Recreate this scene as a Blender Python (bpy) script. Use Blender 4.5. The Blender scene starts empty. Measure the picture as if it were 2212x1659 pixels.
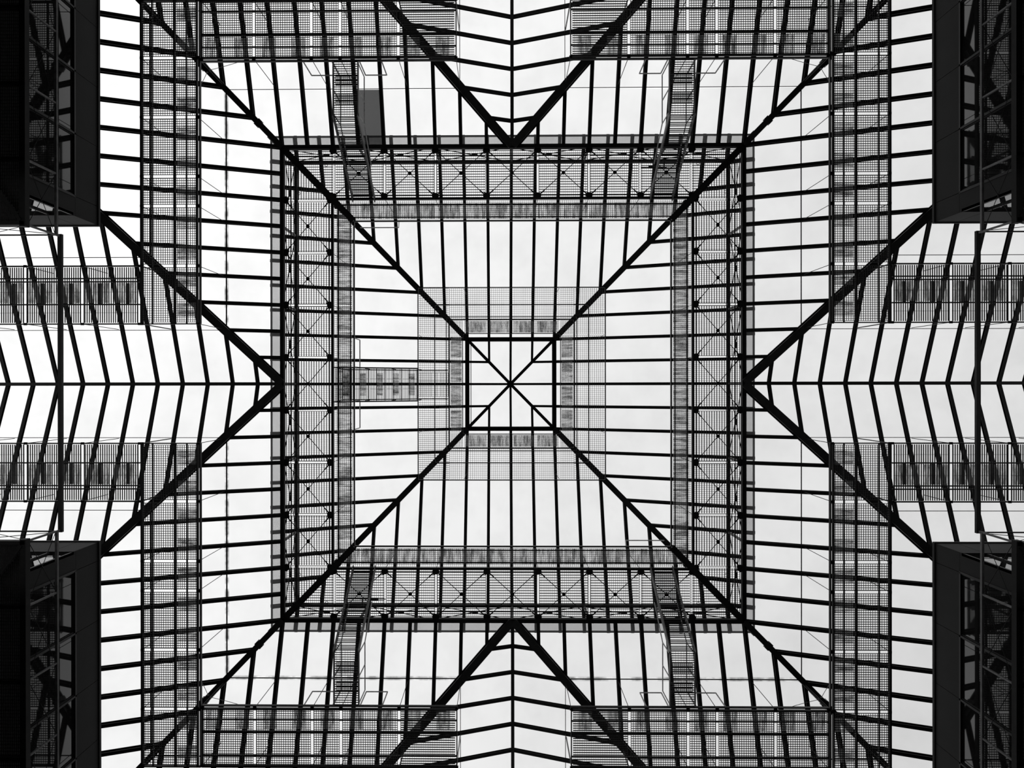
import bpy, math, random
from mathutils import Vector, Matrix
random.seed(7)
scene = bpy.context.scene
COL = scene.collection

# ------------------------------------------------------------------ camera
CZ = 1.6                      # eye height above the atrium floor
F = 1600.0                    # focal length in pixels of the 2212 x 1659 frame
RX, RY, RZ = 0.0010, 0.0118, -0.0011
CX, CY = -0.411, 0.111
UX, UY = 1065.09, 836.40
S = 1.028                     # bay length along y (bays along x are 1 m)

def rot3(rx, ry, rz):
    a = Matrix(((1, 0, 0), (0, math.cos(rx), -math.sin(rx)), (0, math.sin(rx), math.cos(rx))))
    b = Matrix(((math.cos(ry), 0, math.sin(ry)), (0, 1, 0), (-math.sin(ry), 0, math.cos(ry))))
    c = Matrix(((math.cos(rz), -math.sin(rz), 0), (math.sin(rz), math.cos(rz), 0), (0, 0, 1)))
    return a @ b @ c
R3 = rot3(RX, RY, RZ)
cam_d = bpy.data.cameras.new('camera')
cam = bpy.data.objects.new('camera', cam_d); COL.objects.link(cam)
m = Matrix.Identity(4)
for i in range(3):
    m[i][0] = R3[0][i]; m[i][1] = -R3[1][i]; m[i][2] = -R3[2][i]
m.translation = (CX, CY, CZ)
cam.matrix_world = m
cam_d.sensor_fit = 'HORIZONTAL'; cam_d.sensor_width = 36.0
cam_d.lens = 36.0 * F / 2212.0
cam_d.shift_x = (1106.0 - UX) / 2212.0
cam_d.shift_y = (UY - 829.5) / 2212.0
cam_d.clip_end = 500
scene.camera = cam

# ------------------------------------------------------------------ sky and exposure
world = bpy.data.worlds.new('overcast_sky'); scene.world = world
world.use_nodes = True
nt = world.node_tree; nt.nodes.clear()
wo = nt.nodes.new('ShaderNodeOutputWorld'); bg = nt.nodes.new('ShaderNodeBackground')
tc = nt.nodes.new('ShaderNodeTexCoord')
dot = nt.nodes.new('ShaderNodeVectorMath'); dot.operation = 'DOT_PRODUCT'
dot.inputs[1].default_value = (-0.56, -0.34, 0.0)          # brighter cloud towards one side
no = nt.nodes.new('ShaderNodeTexNoise'); no.inputs['Scale'].default_value = 3.2; no.inputs['Detail'].default_value = 6
mr = nt.nodes.new('ShaderNodeMapRange'); mr.inputs['From Min'].default_value = 0.3; mr.inputs['From Max'].default_value = 0.7
mr.inputs['To Min'].default_value = 1.73; mr.inputs['To Max'].default_value = 1.97
ad = nt.nodes.new('ShaderNodeMath'); ad.operation = 'ADD'
nt.links.new(tc.outputs['Generated'], dot.inputs[0]); nt.links.new(tc.outputs['Generated'], no.inputs['Vector'])
nt.links.new(no.outputs['Fac'], mr.inputs['Value']); nt.links.new(dot.outputs['Value'], ad.inputs[0]); nt.links.new(mr.outputs['Result'], ad.inputs[1])
nt.links.new(ad.outputs[0], bg.inputs['Strength']); bg.inputs['Color'].default_value = (1, 1, 1, 1)
nt.links.new(bg.outputs[0], wo.inputs['Surface'])
scene.view_settings.view_transform = 'Standard'; scene.view_settings.look = 'None'
scene.view_settings.exposure = 0.0; scene.view_settings.gamma = 1.0
scene.view_settings.use_curve_mapping = False
scene.cycles.use_adaptive_sampling = True; scene.cycles.adaptive_threshold = 0.02; scene.cycles.max_bounces = 3; scene.cycles.diffuse_bounces = 2; scene.cycles.glossy_bounces = 2; scene.cycles.transparent_max_bounces = 16

# ------------------------------------------------------------------ materials
def new_mat(name):
    mt = bpy.data.materials.new(name); mt.use_nodes = True
    mt.node_tree.nodes.clear(); return mt, mt.node_tree

def paint(name, v, rough=0.5, metal=0.0, var=0.25, scale=6.0, ior=1.45, spec=0.5):
    mt, t = new_mat(name)
    o = t.nodes.new('ShaderNodeOutputMaterial'); b = t.nodes.new('ShaderNodeBsdfPrincipled')
    g = t.nodes.new('ShaderNodeNewGeometry'); n = t.nodes.new('ShaderNodeTexNoise')
    n.inputs['Scale'].default_value = scale; n.inputs['Detail'].default_value = 4
    r = t.nodes.new('ShaderNodeMapRange')
    r.inputs['From Min'].default_value = 0.3; r.inputs['From Max'].default_value = 0.7
    r.inputs['To Min'].default_value = v * (1 - var); r.inputs['To Max'].default_value = v * (1 + var)
    t.links.new(g.outputs['Position'], n.inputs['Vector']); t.links.new(n.outputs['Fac'], r.inputs['Value'])
    t.links.new(r.outputs['Result'], b.inputs['Base Color'])
    b.inputs['Roughness'].default_value = rough; b.inputs['Metallic'].default_value = metal; b.inputs['IOR'].default_value = ior
    b.inputs['Specular IOR Level'].default_value = spec
    t.links.new(b.outputs[0], o.inputs['Surface']); return mt

def glazing(name, tr, veil, seam=None, seam_amt=0.0):
    """tinted roof glass, lightly soiled; seam = list of (axis, distance) lines along which dirt has collected"""
    mt, t = new_mat(name); L = t.links
    o = t.nodes.new('ShaderNodeOutputMaterial'); g = t.nodes.new('ShaderNodeNewGeometry')
    n = t.nodes.new('ShaderNodeTexNoise'); n.inputs['Scale'].default_value = 0.55; n.inputs['Detail'].default_value = 8; n.inputs['Roughness'].default_value = 0.62
    L.new(g.outputs['Position'], n.inputs['Vector'])
    r = t.nodes.new('ShaderNodeMapRange'); r.inputs['From Min'].default_value = 0.25; r.inputs['From Max'].default_value = 0.6
    r.inputs['To Min'].default_value = tr * 0.95; r.inputs['To Max'].default_value = tr
    L.new(n.outputs['Fac'], r.inputs['Value'])
    val = r.outputs['Result']
    if seam:
        sp = t.nodes.new('ShaderNodeSeparateXYZ'); L.new(g.outputs['Position'], sp.inputs[0])
        n2 = t.nodes.new('ShaderNodeTexNoise'); n2.inputs['Scale'].default_value = 2.6; n2.inputs['Detail'].default_value = 5
        L.new(g.outputs['Position'], n2.inputs['Vector'])
        for ax, dist in seam:
            ab = t.nodes.new('ShaderNodeMath'); ab.operation = 'ABSOLUTE'; L.new(sp.outputs[ax], ab.inputs[0])
            su = t.nodes.new('ShaderNodeMath'); su.operation = 'SUBTRACT'; L.new(ab.outputs[0], su.inputs[0]); su.inputs[1].default_value = dist
            a2 = t.nodes.new('ShaderNodeMath'); a2.operation = 'ABSOLUTE'; L.new(su.outputs[0], a2.inputs[0])
            m1 = t.nodes.new('ShaderNodeMapRange'); m1.inputs['From Min'].default_value = 0.0; m1.inputs['From Max'].default_value = 0.085
            m1.inputs['To Min'].default_value = 1.0; m1.inputs['To Max'].default_value = 0.0
            L.new(a2.outputs[0], m1.inputs['Value'])
            m2 = t.nodes.new('ShaderNodeMapRange'); m2.inputs['From Min'].default_value = 0.38; m2.inputs['From Max'].default_value = 0.62
            m2.inputs['To Min'].default_value = 0.0; m2.inputs['To Max'].default_value = seam_amt
            L.new(n2.outputs['Fac'], m2.inputs['Value'])
            mu = t.nodes.new('ShaderNodeMath'); mu.operation = 'MULTIPLY'; L.new(m1.outputs[0], mu.inputs[0]); L.new(m2.outputs[0], mu.inputs[1])
            inv = t.nodes.new('ShaderNodeMath'); inv.operation = 'SUBTRACT'; inv.inputs[0].default_value = 1.0; L.new(mu.outputs[0], inv.inputs[1])
            fi = t.nodes.new('ShaderNodeMath'); fi.operation = 'MULTIPLY'; L.new(val, fi.inputs[0]); L.new(inv.outputs[0], fi.inputs[1])
            val = fi.outputs[0]
    tb = t.nodes.new('ShaderNodeBsdfTransparent'); L.new(val, tb.inputs['Color'])
    tl = t.nodes.new('ShaderNodeBsdfTranslucent'); tl.inputs['Color'].default_value = (0.8, 0.8, 0.8, 1)
    mx = t.nodes.new('ShaderNodeMixShader'); mx.inputs[0].default_value = veil
    L.new(tb.outputs[0], mx.inputs[1]); L.new(tl.outputs[0], mx.inputs[2]); L.new(mx.outputs[0], o.inputs['Surface'])
    return mt

def tray_plastic(name, stretch=(1, 1, 1), lo=0.35, hi=0.92):
    mt, t = new_mat(name); L = t.links
    o = t.nodes.new('ShaderNodeOutputMaterial'); g = t.nodes.new('ShaderNodeNewGeometry')
    n = t.nodes.new('ShaderNodeTexNoise'); n.inputs['Scale'].default_value = 2.2; n.inputs['Detail'].default_value = 7; n.inputs['Roughness'].default_value = 0.7
    vm = t.nodes.new('ShaderNodeVectorMath'); vm.operation = 'MULTIPLY'; vm.inputs[1].default_value = stretch
    L.new(g.outputs['Position'], vm.inputs[0]); L.new(vm.outputs[0], n.inputs['Vector'])
    r = t.nodes.new('ShaderNodeMapRange'); r.inputs['From Min'].default_value = 0.36; r.inputs['From Max'].default_value = 0.58
    r.inputs['To Min'].default_value = lo; r.inputs['To Max'].default_value = hi
    L.new(n.outputs['Fac'], r.inputs['Value'])
    tb = t.nodes.new('ShaderNodeBsdfTransparent'); L.new(r.outputs[0], tb.inputs['Color'])
    tl = t.nodes.new('ShaderNodeBsdfTranslucent'); tl.inputs['Color'].default_value = (0.5, 0.5, 0.5, 1)
    mx = t.nodes.new('ShaderNodeMixShader'); mx.inputs[0].default_value = 0.12
    L.new(tb.outputs[0], mx.inputs[1]); L.new(tl.outputs[0], mx.inputs[2]); L.new(mx.outputs[0], o.inputs['Surface'])
    return mt

M = {}
M['steel'] = paint('black_painted_steel', 0.006, 0.55, spec=0.15)
M['beam'] = paint('charcoal_painted_steel', 0.010, 0.45, spec=0.25)
M['mid'] = paint('weathered_grey_steel', 0.09, 0.5, metal=0.2)
M['galv'] = paint('galvanised_bars', 0.010, 0.6, spec=0.15)
M['rail'] = paint('grey_tube', 0.30, 0.45)
M['spandrel'] = paint('dark_spandrel_panel', 0.011, 0.65, var=0.12, scale=1.5, spec=0.15)
M['wall'] = paint('dark_cladding', 0.02, 0.6)
M['floor'] = paint('dark_stone_floor', 0.10, 0.5, scale=0.8)

M['facade'] = paint('facade_glass', 0.008, 0.03, var=0.1, ior=1.42)
M['glass'] = glazing('tinted_roof_glass', 0.69, 0.02)
M['glass_x'] = glazing('tinted_roof_glass_soiled_seams', 0.69, 0.02, [('X', 10.95)], 0.9)
M['glass_y'] = glazing('tinted_roof_glass_soiled_joints', 0.69, 0.02, [('Y', 10.95 * S)], 0.75)
M['panel'] = glazing('dark_smoked_glass', 0.20, 0.02)
M['tray_x'] = tray_plastic('stained_tray_streaked_across', (0.5, 3.6, 1))
M['tray_y'] = tray_plastic('stained_tray_streaked_along', (3.6, 0.5, 1))
TRAY = {'left': 'tray_x', 'right': 'tray_x', 'top': 'tray_y', 'bottom': 'tray_y'}

# ------------------------------------------------------------------ mesh helpers
class MB:
    def __init__(self): self.v = []; self.f = []
    def add(self, vs, fs):
        n = len(self.v); self.v += [tuple(p) for p in vs]; self.f += [tuple(i + n for i in q) for q in fs]; return self
    def bar(self, p0, p1, w, d, up=(0, 0, 1), prof='box'):
        """straight member with its section centred on p0-p1: w across, d deep"""
        p0, p1 = Vector(p0), Vector(p1); t = (p1 - p0).normalized(); up = Vector(up)
        if abs(t.dot(up)) > 0.98: up = Vector((1, 0, 0))
        s = t.cross(up).normalized(); u = s.cross(t).normalized()
        if prof == 'box':
            pr = [(-w/2, -d/2), (w/2, -d/2), (w/2, d/2), (-w/2, d/2)]
        elif prof == 'I':
            tf, tw = min(0.035, d*0.12), w*0.22
            pr = [(-w/2, -d/2), (w/2, -d/2), (w/2, -d/2+tf), (tw/2, -d/2+tf), (tw/2, d/2-tf), (w/2, d/2-tf), (w/2, d/2), (-w/2, d/2),
                  (-w/2, d/2-tf), (-tw/2, d/2-tf), (-tw/2, -d/2+tf), (-w/2, -d/2+tf)]
        else:
            k = int(prof); pr = [(w/2*math.cos(2*math.pi*i/k), d/2*math.sin(2*math.pi*i/k)) for i in range(k)]
        k = len(pr)
        vs = [p0 + s*a + u*b for a, b in pr] + [p1 + s*a + u*b for a, b in pr]
        fs = [(i, (i+1) % k, k + (i+1) % k, k + i) for i in range(k)] + [tuple(range(k-1, -1, -1)), tuple(range(k, 2*k))]
        return self.add(vs, fs)
    def rod(self, p0, p1, dia, k=6): return self.bar(p0, p1, dia, dia, prof=str(k))
    def tube_path(self, pts, dia, k=6):
        for a, b in zip(pts, pts[1:]): self.rod(a, b, dia, k)
        return self
    def slab(self, pts, th):
        """flat polygon given by its upper corners, thickened downwards"""
        pts = [Vector(p) for p in pts]; n = Vector((0, 0, 0))
        for i in range(len(pts)): n += (pts[i] - pts[0]).cross(pts[(i+1) % len(pts)] - pts[0])
        if n.z < 0: pts.reverse(); n = -n
        n.normalize(); k = len(pts)
        vs = pts + [p - n*th for p in pts]
        fs = [tuple(range(k)), tuple(range(2*k-1, k-1, -1))] + [(i, k+i, k+(i+1) % k, (i+1) % k) for i in range(k)]
        return self.add(vs, fs)
    def box(self, lo, hi):
        x0, y0, z0 = [min(a, b) for a, b in zip(lo, hi)]; x1, y1, z1 = [max(a, b) for a, b in zip(lo, hi)]
        vs = [(x0,y0,z0),(x1,y0,z0),(x1,y1,z0),(x0,y1,z0),(x0,y0,z1),(x1,y0,z1),(x1,y1,z1),(x0,y1,z1)]
        return self.add(vs, [(0,3,2,1),(4,5,6,7),(0,1,5,4),(1,2,6,5),(2,3,7,6),(3,0,4,7)])

def obj(name, mb, mat, parent=None):
    me = bpy.data.meshes.new(name)
    off = Vector((0, 0, 0)); q = parent
    while q: off = off + q.location; q = q.parent
    me.from_pydata([(p[0]-off[0], p[1]-off[1], p[2]-off[2]) for p in mb.v], [], mb.f)
    me.materials.append(M[mat]); me.update()
    o = bpy.data.objects.new(name, me); COL.objects.link(o)
    if parent: o.parent = parent
    return o

def thing(name, loc, label, cat, group=None, kind=None):
    o = bpy.data.objects.new(name, None); COL.objects.link(o); o.location = loc; o.empty_display_size = 0.3
    o['label'] = label; o['category'] = cat
    if group: o['group'] = group
    if kind: o['kind'] = kind
    return o

# ------------------------------------------------------------------ the grid of bays
SIDES = ('left', 'right', 'top', 'bottom')
def P(side, a, b, z):
    """a: bays outwards from the centre, b: bays along that side, z: height above the eye"""
    if side == 'left': return Vector((-a, b * S, z + CZ))
    if side == 'right': return Vector((a, b * S, z + CZ))
    if side == 'top': return Vector((b, -a * S, z + CZ))
    return Vector((b, a * S, z + CZ))

ZA, ZB, ZC, ZD, ZE, ZW, ZM = 34.28, 28.945, 30.80, 31.02, 26.65, 25.62, 31.06
RING = 29.05
def z_low(a): return RING - 0.40 * (a - 9)
def z_arm(b): return RING - 0.40 * abs(b)
def z_up(a): return ZA - 0.435 * (a - 2)

def clip(poly, keep):
    """Sutherland-Hodgman against a list of half planes (nx, ny, d): nx*x + ny*y <= d"""
    for nx, ny, d in keep:
        out = []
        for i in range(len(poly)):
            p, q = poly[i], poly[(i+1) % len(poly)]
            dp, dq = nx*p[0]+ny*p[1]-d, nx*q[0]+ny*q[1]-d
            if dp <= 0: out.append(p)
            if dp * dq < 0:
                u = dp / (dp - dq); out.append((p[0]+(q[0]-p[0])*u, p[1]+(q[1]-p[1])*u))
        poly = out
        if len(poly) < 3: return []
    return poly

def poly_area(p):
    return 0.5*abs(sum(p[i][0]*p[(i+1) % len(p)][1]-p[(i+1) % len(p)][0]*p[i][1] for i in range(len(p))))

# ------------------------------------------------------------------ floor
fl = obj('floor', MB().box((-40, -40, -0.2), (40, 40, 0.0)), 'floor'); fl['kind'] = 'structure'
fl['label'] = 'dark stone floor of the atrium below the glass roof'; fl['category'] = 'floor'

# ------------------------------------------------------------------ lower glass roof: four slopes and four gabled arms
RW, RD = 0.13, 0.21
WORD = {'left': 'left', 'right': 'right', 'top': 'top', 'bottom': 'bottom'}
for side in SIDES:
    root = thing('ceiling_' + side, P(side, 15, 0, z_low(15)), 'sloping glass roof between black rafters at the %s of the central square' % WORD[side], 'glass roof', 'lower glass roof slopes', 'structure')
    gm = {'left': 'glass_x', 'right': 'glass', 'top': 'glass', 'bottom': 'glass_y'}[side]
    cuts = (9.0, 10.95, 13.4, 16.0)
    for sg in (-1, 1):
        for j in range(16):
            for k in range(3):
                e = 0.012
                cell = [(cuts[k]+e, j+e), (cuts[k+1]-e, j+e), (cuts[k+1]-e, j+1-e), (cuts[k]+e, j+1-e)]
                # hip |b| <= a, valley |b| >= a - 9
                pl = clip(cell, [(-1, 1, -0.03), (1, -1, 9 - 0.03)])
                if len(pl) < 3 or poly_area(pl) < 0.004: continue
                mt = gm
                if side == 'top' and sg == -1 and j == 5 and k == 0: mt = 'panel'
                o = obj('pane', MB().slab([P(side, a, sg*b, z_low(a)) for a, b in pl], 0.02), mt, root)
                if mt == 'panel': o['label'] = 'dark smoked pane among the clear ones'
        for b in range(1, 16):
            a0 = max(9.08, b); a1 = 9.0 + b if b <= 7 else 16.0
            mb = MB().bar(P(side, a0, sg*b, z_low(a0)-RD/2-0.03), P(side, a1, sg*b, z_low(a1)-RD/2-0.03), RW, RD, prof='I')
            obj('rafter', mb, 'steel', root)
        # glazing joints across the bays
        for a in cuts[1:3]:
            lo, hi = a - 9.0, a
            obj('glazing_bar', MB().bar(P(side, a, sg*lo, z_low(a)-0.03), P(side, a, sg*hi, z_low(a)-0.03), {'left': 0.042, 'right': 0.034, 'top': 0.02, 'bottom': 0.034}[side], 0.03), 'steel', root)
        # eave angle where the slope meets the facade
        obj('edge_bar', MB().bar(P(side, 16, sg*7, z_low(16)-0.05), P(side, 16, sg*16, z_low(16)-0.05), 0.06, 0.1), 'steel', root)
        # valley between slope and gabled arm
        n = obj('valley_beam', MB().bar(P(side, 9.0, sg*0.05, z_low(9)-0.2), P(side, 16, sg*7.05, z_low(16)-0.2), 0.29, 0.36, prof='I'), 'beam', root)
    if side in ('left', 'right'):
        for sg in (-1, 1):
            obj('hip_beam', MB().bar(P(side, 9.0, sg*9.0, z_low(9)-0.16), P(side, 16, sg*16, z_low(16)-0.16), 0.22, 0.32, prof='I'), 'beam', root)
            for q in (9.75, 11.6):
                p0 = P(side, q, sg*q, z_low(q)-0.17); p1 = P(side, q+0.12, sg*(q+0.12), z_low(q+0.12)-0.17)
                obj('splice_collar', MB().bar(p0, p1, 0.29, 0.36), 'beam', root)
    # ---- gabled arm
    root = thing('ceiling_%s_gable' % side, P(side, 15, 0, RING), 'ridged glass roof of the %s arm with chevron rafters' % WORD[side], 'glass roof', 'gabled roof arms', 'structure')
    AEND = 21.8; A0 = 9.98; PITCH = 0.986
    lines = [9.0 + (A0 - 9.0 - PITCH)] + [A0 + PITCH*k for k in range(13)]
    bcut = (0.0, 2.0, 4.54, 7.0)
    for sg in (-1, 1):
        for i in range(len(lines)-1):
            for k in range(3):
                e = 0.012
                cell = [(lines[i]+e, bcut[k]+e), (lines[i+1]-e, bcut[k]+e), (lines[i+1]-e, bcut[k+1]-e), (lines[i]+e, bcut[k+1]-e)]
                pl = clip(cell, [(-1, 1, -9.03)])
                if len(pl) < 3 or poly_area(pl) < 0.004: continue
                obj('pane', MB().slab([P(side, a, sg*b, z_arm(b)) for a, b in pl], 0.02), 'glass', root)
        for a in lines[1:]:
            b1 = min(a - 9.0, 7.0)
            obj('rafter', MB().bar(P(side, a, 0, RING-0.095), P(side, a, sg*b1, z_arm(b1)-0.095), 0.12, 0.13, prof='I'), 'steel', root)
        for b in bcut[1:3]:
            obj('glazing_bar', MB().bar(P(side, 9.0+b, sg*b, z_arm(b)-0.03), P(side, AEND, sg*b, z_arm(b)-0.03), 0.024, 0.03), 'steel', root)
    obj('ridge_beam', MB().bar(P(side, 9.0, 0, RING-0.14), P(side, AEND, 0, RING-0.14), 0.13, 0.2), 'steel', root)

# ------------------------------------------------------------------ raised lantern over the centre
lan = thing('roof_lantern', (0, 0, ZB + CZ), 'raised square glass pyramid in the middle with black hips and rafters', 'roof lantern')
UD = 0.22
for side in SIDES:
    for j in range(-10, 10):
        e = 0.012
        cell = [(2+e, j+e), (10-e, j+e), (10-e, j+1-e), (2+e, j+1-e)]
        pl = clip(cell, [(-1, 1, -0.03), (-1, -1, -0.03)])
        if len(pl) < 3: continue
        obj('pane', MB().slab([P(side, a, b, z_up(a)) for a, b in pl], 0.02), 'glass', lan)
    for b in range(-9, 10):
        a0 = max(2.0, abs(b))
        obj('rafter', MB().bar(P(side, a0, b, z_up(a0)-UD/2-0.03), P(side, 10.02, b, z_up(10.02)-UD/2-0.03), 0.125, UD, prof='I'), 'steel', lan)
    obj('eave_bar', MB().bar(P(side, 10.0, -10.02, ZC-0.06), P(side, 10.0, 10.02, ZC-0.06), 0.05, 0.12), 'steel', lan)
    obj('top_frame', MB().bar(P(side, 2.0, -2.08, ZA-0.16), P(side, 2.0, 2.08, ZA-0.16), 0.19, 0.26), 'steel', lan)
    obj('ring_beam', MB().bar(P(side, 9.0, -9.05, ZD-0.12), P(side, 9.0, 9.05, ZD-0.12), 0.12, 0.2), 'steel', lan)
    for b in (-9, -6, -3, 0, 3, 6, 9):
        if abs(b) == 9 and side in ('top', 'bottom'): continue
        obj('clerestory_post', MB().bar(P(side, 9.0, b, ZB+0.05), P(side, 9.0, b, ZD-0.2), 0.08, 0.08), 'beam', lan)
    for b in (-9, -6, -3, 0, 3, 6):
        mb = MB()
        mb.rod(P(side, 8.98, b+0.1, ZB+0.12), P(side, 8.98, b+2.9, ZD-0.24), 0.035)
        mb.rod(P(side, 9.02, b+0.1, ZD-0.24), P(side, 9.02, b+2.9, ZB+0.12), 0.035)
        for t in (0.0, 1.0):
            pass
        mb.bar(P(side, 9.0, b+1.38, (ZB+ZD)/2-0.06), P(side, 9.0, b+1.62, (ZB+ZD)/2-0.06), 0.07, 0.09)
        obj('cross_brace', mb, 'steel', lan)
    # pulley rings under the ring beam
    for b in (-7.7, 7.7):
        c = P(side, 8.93, b, ZD-0.32); mb = MB(); tdir = (P(side, 9, 1, 0) - P(side, 9, 0, 0)).normalized()
        pts = [c + tdir*(0.06*math.cos(q*math.pi/5)) + (P(side, 8, b, 0)-P(side, 9, b, 0)).normalized()*(0.06*math.sin(q*math.pi/5) + 0.09) for q in range(11)]
        mb.tube_path(pts, 0.02, 5); mb.rod(c, c + Vector((0, 0, 0.12)), 0.025, 5)
        obj('pulley_ring', mb, 'steel', lan)
for sx in (-1, 1):
    for sy in (-1, 1):
        p0 = Vector((sx*2.0, sy*2.0*S, ZA-0.17+CZ)); p1 = Vector((sx*10.03, sy*10.03*S, z_up(10.03)-0.17+CZ))
        obj('hip_beam', MB().bar(p0, p1, 0.25, 0.30, prof='I'), 'beam', lan)
        q0 = p0.lerp(p1, 0.675); q1 = p0.lerp(p1, 0.69)
        obj('splice_collar', MB().bar(q0, q1, 0.34, 0.34), 'beam', lan)

sk = thing('skylight', (0, 0, ZA + CZ), 'small glass pyramid skylight at the very centre, eight black bars meeting at its peak', 'skylight')
ZP = ZA + 0.85
for side in SIDES:
    def zs(a): return ZP - 0.425*a
    for j in range(-2, 2):
        e = 0.01
        cell = [(0.0, j+e), (2-e, j+e), (2-e, j+1-e), (0.0, j+1-e)]
        pl = clip(cell, [(-1, 1, -0.02), (-1, -1, -0.02)])
        if len(pl) >= 3: obj('pane', MB().slab([P(side, a, b, zs(a)) for a, b in pl], 0.02), 'glass', sk)
    for b in (-1, 0, 1):
        a0 = abs(b)
        obj('glazing_bar', MB().bar(P(side, a0, b, zs(a0)-0.08), P(side, 1.95, b, zs(1.95)-0.08), 0.105, 0.12), 'steel', sk)
    if side == 'left': obj('sill_bar', MB().bar(P(side, 1.84, -1.85, ZA-0.02), P(side, 1.84, 1.85, ZA-0.02), 0.03, 0.05), 'steel', sk)
for sx in (-1, 1):
    for sy in (-1, 1):
        obj('hip_bar', MB().bar((0, 0, ZP-0.09+CZ), (sx*1.97, sy*1.97*S, ZA-0.08+CZ), 0.14, 0.16), 'steel', sk)
obj('peak_hub', MB().bar((0, 0, ZP-0.2+CZ), (0, 0, ZP+CZ), 0.2, 0.2, prof='8'), 'steel', sk)

# ------------------------------------------------------------------ gratings
def grating(mb, side, a0, a1, b0, b1, z, lp, lw, cp, cw, mitre=False, d=0.026):
    """lengthwise bars every lp (width lw) and cross bars every cp (width cw); widths of 0 leave a set out"""
    a0, a1 = min(a0, a1), max(a0, a1); b0, b1 = min(b0, b1), max(b0, b1)
    if lw:
        n = max(1, round((a1-a0)/lp))
        for i in range(n+1):
            a = a0 + (a1-a0)*i/n
            x0, x1 = (max(b0, -a), min(b1, a)) if mitre else (b0, b1)
            if mitre: x0, x1 = max(x0, -a+0.14), min(x1, a-0.14)
            if x1 - x0 > 0.02: mb.bar(P(side, a, x0, z), P(side, a, x1, z), lw, d)
    if cw:
        n = max(1, round((b1-b0)/cp))
        for i in range(n+1):
            b = b0 + (b1-b0)*i/n
            y0 = max(a0, abs(b)+0.14) if mitre else a0
            if a1 - y0 > 0.02: mb.bar(P(side, y0, b, z-0.004), P(side, a1, b, z-0.004), cw, d*0.7)
    return mb

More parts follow.
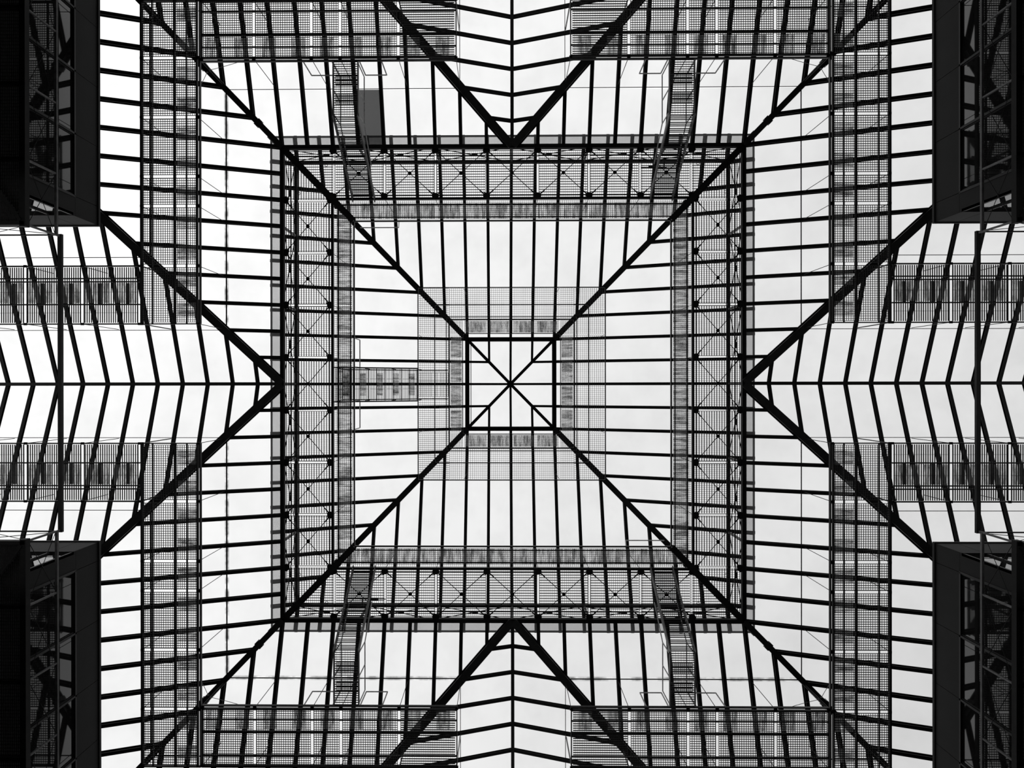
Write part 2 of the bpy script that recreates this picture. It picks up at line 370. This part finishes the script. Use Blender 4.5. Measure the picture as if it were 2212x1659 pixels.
# ------------------------------------------------------------------ ring girder and the walkway on it
NAMES = {'left': 'left', 'right': 'right', 'top': 'top', 'bottom': 'bottom'}
for side in SIDES:
    g = thing('lattice_girder', P(side, 8, 0, ZB), 'flat cross-braced steel girder along the %s edge of the central square' % side, 'girder', 'ring girders')
    obj('outer_chord', MB().bar(P(side, 9.0, -9.07, ZB), P(side, 9.0, 9.07, ZB), 0.155, 0.22), 'steel', g)
    obj('inner_chord', MB().bar(P(side, 7.03, -7.03, ZB), P(side, 7.03, 7.03, ZB), 0.07, 0.12), 'steel', g)
    obj('chord_pipe', MB().rod(P(side, 7.16, -7.16, ZB+0.02), P(side, 7.16, 7.16, ZB+0.02), 0.03), 'steel', g)
    for b in (-7, -5, -3, -1, 1, 3, 5, 7):
        for a, sgn in ((8.86, -1), (7.14, 1)):
            mb = MB(); w = 0.15
            pts = [(a-0.1*sgn*0-0.12*(1 if sgn > 0 else -1)*1.0, b-0.1), (a-0.12*sgn, b+0.1), (a+0.02*sgn, b+w), (a+0.10*sgn, b+w*0.55), (a+0.12*sgn, b-w*0.55), (a+0.02*sgn, b-w)]
            mb.slab([P(side, q[0], q[1], ZB-0.02) for q in pts], 0.03)
            obj('gusset_plate', mb, 'steel', g)
        mb = MB()
        for o in (-0.05, 0.05): mb.rod(P(side, 7.2, b+o, ZB), P(side, 8.8, b+o, ZB), 0.022)
        obj('strut', mb, 'steel', g)
    for b in (-6, -4, -2, 0, 2, 4, 6):
        for s1 in (-1, 1):
            mb = MB(); mb.rod(P(side, 7.2, b-0.9*s1, ZB-0.03), P(side, 8.8, b+0.9*s1, ZB-0.03), 0.028)
            for t0, t1 in ((0.0, 0.09), (0.91, 1.0)):
                p, q = P(side, 7.2, b-0.9*s1, ZB-0.03), P(side, 8.8, b+0.9*s1, ZB-0.03)
                mb.rod(p.lerp(q, t0), p.lerp(q, t1), 0.05)
            obj('diagonal_rod', mb, 'steel', g)
        c = P(side, 8.0, b, ZB-0.05)
        obj('hub_disc', MB().bar(c, c + Vector((0, 0, 0.05)), 0.145, 0.145, prof='12'), 'steel', g)
    if side in ('left', 'right'):
        for s1 in (-1, 1):
            obj('corner_beam', MB().bar(P(side, 6.2, s1*6.2, ZB-0.02), P(side, 8.98, s1*8.98, ZB-0.02), 0.24, 0.14, prof='I'), 'beam', g)
    # walkway resting on the girder
    w = thing('grating_walkway', P(side, 7.6, 0, ZB + 0.16), 'steel grating walkway with stained gutter tray on the %s ring girder' % side, 'walkway', 'ring walkways')
    zg = ZB + 0.16
    edges = [-9, -7, -5, -3, -1, 1, 3, 5, 7, 9]
    for b0, b1 in zip(edges, edges[1:]):
        mb = MB(); grating(mb, side, 7.12, 8.9, b0+0.05, b1-0.05, zg, 0.1, 0.025, 0.075, 0.009, mitre=True)
        obj('grating_panel', mb, 'galv', w)
    tr = [-7.0] + list(range(-6, 7)) + [7.0]
    for b0, b1 in zip(tr, tr[1:]):
        pl = clip([(6.32, b0+0.02), (6.9, b0+0.02), (6.9, b1-0.02), (6.32, b1-0.02)], [(-1, 1, 0), (-1, -1, 0)])
        if len(pl) >= 3: obj('gutter_tray', MB().slab([P(side, a, b, zg+0.03) for a, b in pl], 0.012), TRAY[side], w)
    mb = MB(); grating(mb, side, 6.3, 7.0, -7, 7, zg, 0.075, 0.009, 0.075, 0.012, mitre=True)
    o = obj('gutter_grating', mb, 'galv', w); o['kind'] = 'stuff'
    obj('edge_channel', MB().bar(P(side, 6.22, -6.22, zg-0.02), P(side, 6.22, 6.22, zg-0.02), 0.05, 0.1), 'beam', w)
    obj('edge_rail', MB().rod(P(side, 6.36, -6.36, zg-0.06), P(side, 6.36, 6.36, zg-0.06), 0.05), 'steel', w)
    obj('tray_rail', MB().bar(P(side, 6.86, -6.86, zg+0.06), P(side, 6.86, 6.86, zg+0.06), 0.06, 0.06), 'mid', w)
    obj('toe_rail', MB().rod(P(side, 8.72, -8.72, zg-0.03), P(side, 8.72, 8.72, zg-0.03), 0.028), 'steel', w)
    for b in (-5, -3, -1, 1, 3, 5):
        obj('hanger_rod', MB().rod(P(side, 7.06, b, ZB+0.05), P(side, 7.06, b, z_up(7.06)-0.25), 0.022), 'steel', w)
    if side == 'left':
        for s1 in (-1, 1):
            obj('guard_rail', MB().tube_path([P(side, 6.22, s1*1.75, zg), P(side, 6.22, s1*1.75, zg+1.15), P(side, 6.22, s1*0.65, zg+1.15), P(side, 6.22, s1*0.65, zg)], 0.045), 'rail', w)
    if side in ('top', 'bottom'):
        s1 = -1 if side == 'top' else 1
        obj('guard_rail', MB().tube_path([P(side, 6.22, s1*4.45, zg), P(side, 6.22, s1*4.62, zg+1.15), P(side, 6.22, s1*6.2, zg+1.15)], 0.045), 'rail', w)

# ------------------------------------------------------------------ square walkway hung under the skylight
c = thing('hanging_walkway', (0, 0, ZM + CZ), 'square grating walkway hanging around the central skylight', 'walkway')
for side in SIDES:
    ends = (-2.62, -2, 0, 2, 2.62) if side in ('top', 'bottom') else (-3.93, -2, 0, 2, 3.93)
    for b0, b1 in zip(ends, ends[1:]):
        mb = MB(); grating(mb, side, 2.62, 3.9, b0+0.03, b1-0.03, ZM, 0.085, 0.009, 0.08, 0.014 if side == 'left' else 0.01)
        obj('grating_panel', mb, 'galv', c)
        mb = MB(); bb0, bb1 = (max(b0, -2.6), min(b1, 2.6)) if side in ('left', 'right') else (max(b0, -2.05), min(b1, 2.05))
        if bb1 - bb0 < 0.3: continue
        grating(mb, side, 2.05, 2.6, bb0+0.03, bb1-0.03, ZM, 0.07, 0.01, 0.06, 0.013)
        obj('inner_grating', mb, 'galv', c)
    for j in range(4):
        b0 = -2 + j
        obj('gutter_tray', MB().slab([P(side, a, b, ZM+0.06) for a, b in ((2.1, b0+0.08), (2.56, b0+0.08), (2.56, b0+0.92), (2.1, b0+0.92))], 0.012), TRAY[side], c)
    e = 3.93
    obj('edge_beam', MB().bar(P(side, 3.93, -e, ZM), P(side, 3.93, e, ZM), 0.03, 0.08), 'steel', c)
    obj('joist', MB().bar(P(side, 3.22, -3.22, ZM-0.04), P(side, 3.22, 3.22, ZM-0.04), 0.035, 0.1), 'steel', c)
    obj('joist', MB().bar(P(side, 2.62, -2.62, ZM-0.04), P(side, 2.62, 2.62, ZM-0.04), 0.05, 0.12), 'steel', c)
    obj('joist', MB().bar(P(side, 2.74, -2.74, ZM+0.02), P(side, 2.74, 2.74, ZM+0.02), 0.03, 0.05), 'steel', c)
    obj('edge_beam', MB().bar(P(side, 2.05, -2.05, ZM), P(side, 2.05, 2.05, ZM), 0.03, 0.08), 'steel', c)
    for b in (-2, 2):
        obj('hanger_rod', MB().rod(P(side, 3.9, b, ZM), P(side, 3.9, b, z_up(3.9)-0.25), 0.02), 'steel', c)

# ------------------------------------------------------------------ walkways hung under the lower roof
QUAD = {('left', -1): 'upper left', ('left', 1): 'lower left', ('right', -1): 'upper right', ('right', 1): 'lower right',
        ('top', -1): 'top left', ('top', 1): 'top right', ('bottom', -1): 'bottom left', ('bottom', 1): 'bottom right'}
AI, AO = 10.88, 12.92
for side in SIDES:
    vert = side in ('left', 'right')
    for sg in (-1, 1):
        if vert:
            lab = 'hanging grating walkway along the %s roof slope, %s half' % (side, 'upper' if sg < 0 else 'lower')
            marks = [2.02, 3.98, 6, 7, 9, 11, 12.95]
        else:
            lab = 'hanging grating walkway along the %s roof slope, %s half' % (side, 'left' if sg < 0 else 'right')
            marks = [1.98, 3.98, 6, 7, 9, 10.82]
        w = thing('hanging_walkway', P(side, 11.9, sg*7, ZW), lab, 'walkway', 'walkways under the lower roof')
        lo, hi = marks[0], marks[-1]
        for i, (b0, b1) in enumerate(zip(marks, marks[1:])):
            mb = MB()
            if vert: cwid, lwid = (0.022, 0.008) if i >= 2 else (0.016, 0.013)
            else: cwid, lwid = (0.016, 0.016) if i else (0.005, 0.028)
            grating(mb, side, 11.79, AO-0.03, sg*(b0+0.06), sg*(b1-0.06), ZW, 0.078, lwid, 0.078, cwid)
            obj('grating_panel', mb, 'galv', w)
            mb = MB(); grating(mb, side, AI+0.12, 11.75, sg*(b0+0.06), sg*(b1-0.06), ZW, 0.078, lwid, 0.078, cwid)
            obj('inner_grating', mb, 'galv', w)
            # cable trays lying over the inner strip
            t = b0 + 0.3
            while t < b1 - 0.35:
                obj('gutter_tray', MB().slab([P(side, a, sg*b, ZW+0.08) for a, b in ((11.03, t-0.05), (11.72, t-0.05), (11.72, t+0.42), (11.03, t+0.42))], 0.012), TRAY[side], w); t += 1.02
        for a, wd, dp, mt in ((AO, 0.06, 0.16, 'steel'), (11.77, 0.05, 0.14, 'steel'), (AI, 0.04, 0.12, 'beam'), (10.99, 0.045, 0.14, 'steel')):
            obj('edge_beam', MB().bar(P(side, a, sg*lo, ZW), P(side, a, sg*hi, ZW), wd, dp), mt, w)
        for a in (12.58, 11.38):
            obj('joist', MB().bar(P(side, a, sg*lo, ZW+0.05), P(side, a, sg*hi, ZW+0.05), 0.03, 0.08), 'steel', w)
        for b in marks[1:-1]:
            mb = MB()
            for o in (-0.055, 0.055): mb.bar(P(side, AI, sg*(b+o), ZW-0.02), P(side, AO, sg*(b+o), ZW-0.02), 0.012, 0.03)
            obj('cross_member', mb, 'steel', w)
        obj('cross_member', MB().bar(P(side, AI, sg*lo, ZW), P(side, AO, sg*lo, ZW), 0.035, 0.1), 'steel', w)
        obj('cross_member', MB().bar(P(side, AI, sg*hi, ZW), P(side, AO, sg*hi, ZW), 0.035, 0.1), 'steel', w)
        for b in marks:
            for a in (10.95, AO):
                if b > 11 and a < 11: continue
                top = min(z_low(a), RING) if b > a - 9 else z_arm(b)
                hr = obj('hanger_rod', MB().rod(P(side, a, sg*b, ZW), P(side, a, sg*b, top-0.2), 0.024), 'steel', w)
                q = P(side, a, sg*b, ZW-0.02)
                obj('hanger_shoe', MB().bar(q - Vector((0.05, 0, 0)), q + Vector((0.05, 0, 0)), 0.08, 0.06), 'steel', hr)
        if not vert:
            for b0, b1 in ((4.57, 5.34), (6.30, 7.30)):
                obj('guard_rail', MB().tube_path([P(side, AI, sg*b0, ZW), P(side, AI, sg*b0, ZW+1.2), P(side, AI, sg*b1, ZW+1.2), P(side, AI, sg*b1, ZW)], 0.045), 'rail', w)
        # ---- the walkway along the gabled arm
        if vert: lab = 'hanging grating walkway along the %s arm, %s the ridge' % (side, 'above' if sg < 0 else 'below')
        else: lab = 'hanging grating walkway along the %s arm, %s of the ridge' % (side, 'left' if sg < 0 else 'right')
        w = thing('hanging_walkway', P(side, 17, sg*3, ZW), lab, 'walkway', 'walkways along the gabled arms')
        marks = [13.0, 15.0, 17.0, 19.0, 21.0]
        for a0, a1 in zip(marks, marks[1:]):
            mb = MB(); n = round((a1-a0-0.1)/0.079)
            for i in range(n+1):
                a = a0+0.08 + (a1-a0-0.16)*i/n
                mb.bar(P(side, a, sg*2.06, ZW), P(side, a, sg*3.94, ZW), 0.027, 0.026)
            for b in (2.4, 3.1): mb.bar(P(side, a0+0.05, sg*b, ZW), P(side, a1-0.05, sg*b, ZW), 0.008, 0.02)
            obj('grating_panel', mb, 'galv', w)
            for t in (0.45, 1.42):
                mb = MB(); mb.box(P(side, a0+t, sg*2.72, ZW+0.12), P(side, a0+t+0.1, sg*3.42, ZW+0.2))
                obj('floodlight_bar', mb, 'mid', w)
                obj('gutter_tray', MB().slab([P(side, a, sg*b, ZW+0.08) for a, b in ((a0+t-0.3, 2.74), (a0+t+0.52, 2.74), (a0+t+0.52, 3.42), (a0+t-0.3, 3.42))], 0.012), {'tray_x': 'tray_y', 'tray_y': 'tray_x'}[TRAY[side]], w)
        for b, wd in ((2.02, 0.04), (2.68, 0.04), (3.45, 0.035), (3.56, 0.035), (3.98, 0.04)):
            obj('edge_beam', MB().bar(P(side, 13.0, sg*b, ZW), P(side, 21.0, sg*b, ZW), wd, 0.1), 'steel', w)
        for a in marks:
            mb = MB()
            for o in (-0.055, 0.055): mb.bar(P(side, a+o, sg*2.0, ZW-0.02), P(side, a+o, sg*4.0, ZW-0.02), 0.012, 0.03)
            obj('cross_member', mb, 'steel', w)
            for b in (2.02, 3.98):
                hr = obj('hanger_rod', MB().rod(P(side, a, sg*b, ZW), P(side, a, sg*b, z_arm(b)-0.2), 0.024), 'steel', w)
                q = P(side, a, sg*b, ZW-0.02)
                obj('hanger_shoe', MB().bar(q - Vector((0.05, 0, 0)), q + Vector((0.05, 0, 0)), 0.08, 0.06), 'steel', hr)

# ------------------------------------------------------------------ stairs from the lower walkways to the ring girder
for side in ('top', 'bottom'):
    for sg in (-1, 1):
        b0, b1 = 5.38, 6.24
        st = thing('steel_stair', P(side, 9.5, sg*5.8, ZW), 'steep open steel stair at the %s %s of the central square' % (side, 'left' if sg < 0 else 'right'), 'stair', 'stairs up to the ring girder')
        mb = MB(); grating(mb, side, 9.0, 10.84, sg*b0, sg*b1, ZW, 0.076, 0.024, 0.1, 0.004)
        obj('landing', mb, 'galv', st)
        for a in (9.45, 10.1):
            mb = MB(); grating(mb, side, a, a+0.35, sg*(b0+0.05), sg*(b1-0.05), ZW+0.12, 0.05, 0.018, 0.07, 0.012)
            obj('drip_plate', mb, 'mid', st)
        n = 15
        for i in range(n):
            t = (i + 0.5) / n; a = 9.0 - 2.0*t; z = ZW + 3.4*t
            mb = MB()
            for o in (-0.06, 0.0, 0.06): mb.bar(P(side, a+o, sg*b0, z), P(side, a+o, sg*b1, z), 0.028, 0.03)
            obj('tread', mb, 'galv', st)
        for b in (b0, b1):
            obj('stringer', MB().bar(P(side, 9.05, sg*b, ZW-0.05), P(side, 7.0, sg*b, ZW+3.4), 0.04, 0.2), 'mid', st)
            obj('stringer', MB().bar(P(side, 10.84, sg*b, ZW), P(side, 9.0, sg*b, ZW), 0.04, 0.12), 'mid', st)
            mb = MB().tube_path([P(side, 10.8, sg*b, ZW), P(side, 10.8, sg*b, ZW+1.15), P(side, 9.1, sg*b, ZW+1.15), P(side, 8.1, sg*b, ZW+2.6)], 0.04)
            for a in (9.9, 9.1): mb.rod(P(side, a, sg*b, ZW), P(side, a, sg*b, ZW+1.15), 0.04)
            obj('handrail', mb, 'rail', st)

# stair from the ring walkway up to the central walkway (left side only)
st = thing('steel_stair', P('left', 5, 0, ZB), 'shallow grating stair climbing to the walkway around the central skylight', 'stair')
a0, a1, z0, z1 = 7.0, 3.95, ZB + 0.2, ZM
n = 10
for i in range(n):
    t = (i + 0.5)/n; a = a0 + (a1-a0)*t; z = z0 + (z1-z0)*t; mb = MB()
    for o in range(5): mb.bar(P('left', a-0.13+o*0.065, -0.6, z), P('left', a-0.13+o*0.065, 0.66, z), 0.02, 0.035)
    mb.bar(P('left', a-0.15, -0.6, z-0.02), P('left', a-0.15, 0.66, z-0.02), 0.02, 0.06)
    for b in (-0.2, 0.2): mb.bar(P('left', a-0.14, b, z), P('left', a+0.14, b, z), 0.012, 0.03)
    obj('tread', mb, 'galv', st)
for i in range(5):
    t = (i*2 + 1.2)/n; a = a0 + (a1-a0)*t; z = z0 + (z1-z0)*t
    obj('drip_plate', MB().slab([P('left', a+u, v, z+0.08) for u, v in ((-0.13, -0.42), (0.13, -0.42), (0.13, 0.46), (-0.13, 0.46))], 0.012), 'tray_x', st)
obj('landing', grating(MB(), 'left', 2.66, 3.9, -0.46, 0.52, ZM+0.06, 0.066, 0.012, 0.3, 0.012), 'galv', st)
for b in (-0.63, 0.69):
    obj('stringer', MB().bar(P('left', a0, b, z0-0.05), P('left', a1, b, z1-0.05), 0.05, 0.16), 'steel', st)
    s1 = -1 if b < 0 else 1
    mb = MB().tube_path([P('left', 6.9, b-0.02*s1, z0), P('left', 6.9, b-0.06*s1, z0+1.0), P('left', 3.9, b-0.06*s1, z1+1.0), P('left', 2.75, b-0.06*s1, z1+1.0), P('left', 2.75, b-0.06*s1, z1)], 0.04)
    for t in (0.33, 0.66, 1.0):
        q = P('left', 6.9-3.0*t, b-0.03*s1, z0+(z1-z0)*t); mb.rod(q, q+Vector((0, 0, 1.0)), 0.035)
    obj('handrail', mb, 'steel', st)

# ------------------------------------------------------------------ corner buildings
BW, BT = 14.36, 25.5          # facade line and parapet height
BY = 5.48                                  # metres from the middle to the face along the arms
for sx in (-1, 1):
    for sy in (-1, 1):
        wd = ('upper' if sy < 0 else 'lower') + ' ' + ('left' if sx < 0 else 'right')
        bl = thing('building', (sx*17, sy*12, 0), 'dark glass-fronted building at the %s corner of the frame' % wd, 'building', 'corner buildings')
        def Q(x, y, z): return Vector((sx*x, sy*y, z + CZ))
        top = BT
        obj('wall', MB().box((sx*(BW+0.1), sy*(BY+0.1), 0), (sx*30, sy*30, top+CZ-0.02)), 'wall', bl)
        obj('wall', MB().box((sx*6.0, sy*(15*S+0.1), 0), (sx*(BW+0.1), sy*30, top+CZ-0.02)), 'wall', bl)
        # facade towards the central square
        ys = [BY] + [6.12 + 2.05*k for k in range(6)]
        zt, zb2 = 24.08, 19.9
        for i, (y0, y1) in enumerate(zip(ys, ys[1:])):
            obj('spandrel_panel', MB().box(Q(BW, y0+0.008, zt), Q(BW+0.09, y1-0.008, top)), 'spandrel', bl)
            if i == 0:
                obj('corner_panel', MB().box(Q(BW, y0+0.008, 14.0), Q(BW+0.09, y1-0.02, zt-0.01)), 'spandrel', bl)
            else:
                f = obj('window', MB().box(Q(BW+0.02, y0+0.03, zb2), Q(BW+0.09, y0+0.07, zt-0.07)).box(Q(BW+0.02, y1-0.07, zb2), Q(BW+0.09, y1-0.03, zt-0.07)).box(Q(BW+0.02, y0+0.07, zb2), Q(BW+0.09, y1-0.07, zb2+0.05)), 'beam', bl)
                obj('pane', MB().box(Q(BW+0.05, y0+0.07, zb2+0.05), Q(BW+0.08, y1-0.07, zt-0.07)), 'facade', f)
                obj('spandrel_panel', MB().box(Q(BW, y0+0.008, 14.0), Q(BW+0.09, y1-0.008, zb2)), 'spandrel', bl)
            if i: obj('mullion', MB().box(Q(BW-0.02, y0-0.03, 14.0), Q(BW+0.09, y0+0.03, zt)), 'beam', bl)
        obj('transom', MB().box(Q(BW-0.02, 6.12, zt-0.07), Q(BW+0.09, ys[-1], zt)), 'beam', bl)
        obj('coping', MB().box(Q(BW-0.04, BY-0.04, top-0.09), Q(BW+0.12, 16.3, top+0.03)), 'steel', bl)
        # facade towards the gabled arm
        xs = [BW] + [BW + 0.75 + 2.05*k for k in range(4)]
        zt2 = 23.97
        for i, (x0, x1) in enumerate(zip(xs, xs[1:])):
            obj('spandrel_panel', MB().box(Q(x0+0.008, BY, zt2), Q(x1-0.008, BY+0.09, top)), 'spandrel', bl)
            f = obj('window', MB().box(Q(x0+0.05, BY+0.02, 14.0), Q(x0+0.08, BY+0.09, zt2-0.07)).box(Q(x1-0.03, BY+0.02, 14.0), Q(x1, BY+0.09, zt2-0.07)), 'beam', bl)
            obj('pane', MB().box(Q(x0+0.08, BY+0.05, 14.0), Q(x1-0.03, BY+0.08, zt2-0.07)), 'facade', f)
            obj('mullion', MB().box(Q(x0, BY-0.0, 14.0), Q(x0+0.05, BY+0.09, zt2)), 'beam', bl)
        obj('transom', MB().box(Q(BW, BY-0.02, zt2-0.07), Q(xs[-1], BY+0.09, zt2)), 'steel', bl)
        obj('coping', MB().box(Q(BW, BY-0.04, top-0.06), Q(xs[-1], BY+0.12, top+0.03)), 'steel', bl)

        # balcony with a lattice guard wrapping the corner
        bc = thing('balcony', (sx*13.9, sy*8, 20.2 + CZ), 'grating balcony with braced guard wrapping the %s building' % wd, 'balcony', 'balconies on the corner buildings')
        XG, YG, zb, zt3 = 13.45, 4.34, 20.2, 21.54
        posts = [YG, 6.13, 8.19, 10.28, 12.36]
        for i, (y0, y1) in enumerate(zip(posts, posts[1:])):
            mb = MB(); k = 15
            for q in range(k+1):
                x = XG+0.1 + (BW-XG-0.14)*q/k; mb.bar(Q(x, y0+0.05, zb), Q(x, y1-0.05, zb), 0.028, 0.04)
            kk = round((y1-y0)/0.1)
            for q in range(kk+1):
                y = y0+0.05+(y1-y0-0.1)*q/kk; mb.bar(Q(XG+0.1, y, zb), Q(BW-0.04, y, zb), 0.012, 0.03)
            obj('grating_panel', mb, 'galv', bc)
            obj('joist', MB().bar(Q(XG, y1, zb-0.05), Q(BW, y1, zb-0.05), 0.1, 0.16), 'steel', bc)
            a, b = Q(XG, y0+0.05, zb+0.05), Q(XG, y1-0.05, zt3-0.05)
            mb = MB().rod(a, b, 0.02).rod(Q(XG+0.02, y0+0.05, zt3-0.05), Q(XG+0.02, y1-0.05, zb+0.05), 0.02)
            obj('cross_brace', mb, 'steel', bc)
        pxs = [XG, 15.5, 17.6, 19.7]
        for i, (x0, x1) in enumerate(zip(pxs, pxs[1:])):
            mb = MB(); k = 13
            for q in range(k+1):
                y = YG+0.1 + (BY-YG-0.14)*q/k; mb.bar(Q(max(x0, XG+1.0) if i == 0 else x0, y, zb), Q(x1-0.05, y, zb), 0.02, 0.04)
            kk = round((x1-x0)/0.08)
            for q in range(kk+1):
                x = x0+0.05+(x1-x0-0.1)*q/kk
                if x > XG+1.0: mb.bar(Q(x, YG+0.1, zb), Q(x, BY-0.04, zb), 0.02, 0.03)
            obj('grating_panel', mb, 'galv', bc)
            mb = MB().rod(Q(x0+0.05, YG, zb+0.05), Q(x1-0.05, YG, zt3-0.05), 0.02).rod(Q(x0+0.05, YG+0.02, zt3-0.05), Q(x1-0.05, YG+0.02, zb+0.05), 0.02)
            obj('cross_brace', mb, 'steel', bc)
            if i: obj('post', MB().bar(Q(x0, YG, zb), Q(x0, YG, zt3), 0.05, 0.05), 'mid', bc)
        obj('floor_beam', MB().bar(Q(XG+0.05, YG-0.06, zb-0.03), Q(XG+0.05, posts[-1], zb-0.03), 0.16, 0.2), 'steel', bc)
        obj('floor_beam', MB().bar(Q(XG, YG+0.03, zb-0.03), Q(pxs[-1], YG+0.03, zb-0.03), 0.1, 0.2), 'steel', bc)
        obj('knee_brace', MB().bar(Q(XG+0.1, YG+0.1, zb-0.08), Q(BW, BY, zb-0.08), 0.09, 0.12), 'steel', bc)
        for y in posts: obj('post', MB().bar(Q(XG, y, zb), Q(XG, y, zt3 + (0.12 if y == YG else 0)), 0.05, 0.05), 'mid', bc)
        obj('top_rail', MB().bar(Q(XG, YG, zt3), Q(XG, posts[-1], zt3), 0.07, 0.08), 'mid', bc)
        obj('top_rail', MB().bar(Q(XG, YG, zt3), Q(pxs[-1], YG, zt3), 0.035, 0.05), 'steel', bc)

for sx in (-1, 1):
    tb = obj('tie_beam', MB().bar((sx*13.45, -4.40, 21.74+CZ), (sx*13.45, 4.40, 21.74+CZ), 0.12, 0.1), 'beam')
    tb['label'] = 'long straight steel beam spanning across the %s arm' % ('left' if sx < 0 else 'right'); tb['category'] = 'beam'; tb['kind'] = 'thing'
    tb['group'] = 'beams across the arms'

# ------------------------------------------------------------------ spotlights on the ring beam
for side, b, lab in (('top', 6.3, 'small black spotlight clamped to the ring beam at the top right'),
                     ('bottom', -6.2, 'small black spotlight clamped to the ring beam at the bottom left')):
    sgn = -1 if b > 0 else 1
    sp = thing('spotlight', P(side, 8.8, b, ZD-0.3), lab, 'spotlight', 'spotlights on the ring beam')
    p = P(side, 8.98, b, ZD-0.28)
    obj('clamp', MB().bar(p + Vector((0, 0, 0.2)), p - Vector((0, 0, 0.16)), 0.1, 0.1), 'steel', sp)
    obj('arm', MB().bar(P(side, 8.7, b+0.12*sgn*-1, ZD-0.3), P(side, 8.7, b+0.95*sgn, ZD-0.3), 0.03, 0.04), 'steel', sp)
    obj('bracket', MB().bar(P(side, 8.98, b, ZD-0.38), P(side, 8.68, b, ZD-0.32), 0.05, 0.05), 'steel', sp)
    obj('lamp_head', MB().bar(P(side, 8.7, b+0.25*sgn, ZD-0.36), P(side, 8.7, b+0.65*sgn, ZD-0.36), 0.09, 0.09, prof='8'), 'steel', sp)

# ------------------------------------------------------------------ thin cables looping from the corner walkways to the hips
for sx in (-1, 1):
    for sy in (-1, 1):
        lab = 'thin cable looping over the hip beam at the %s %s walkway corner' % ('upper' if sy < 0 else 'lower', 'left' if sx < 0 else 'right')
        cb = thing('cable', (sx*10.9, sy*10.9*S, ZW + CZ), lab, 'cable', 'cables at the walkway corners')
        h = Vector((sx*11.45, sy*11.45*S, z_low(11.45) - 0.36 + CZ))
        for e in (Vector((sx*10.9, sy*10.1*S, ZW + 0.06 + CZ)), Vector((sx*9.5, sy*10.9*S, ZW + 0.06 + CZ))):
            mid = (h + e)/2 + Vector((-sx*0.15, -sy*0.15, -0.3))
            pts = [h*(1-t)**2 + mid*(2*t*(1-t)) + e*t*t for t in [i/8 for i in range(9)]]
            obj('strand', MB().tube_path(pts, 0.02, 5), 'steel', cb)
            obj('clip', MB().bar(h + (e-h)*0.04 - Vector((0, 0, 0.06)), h + (e-h)*0.04 + Vector((0, 0, 0.06)), 0.1, 0.08), 'steel', cb)
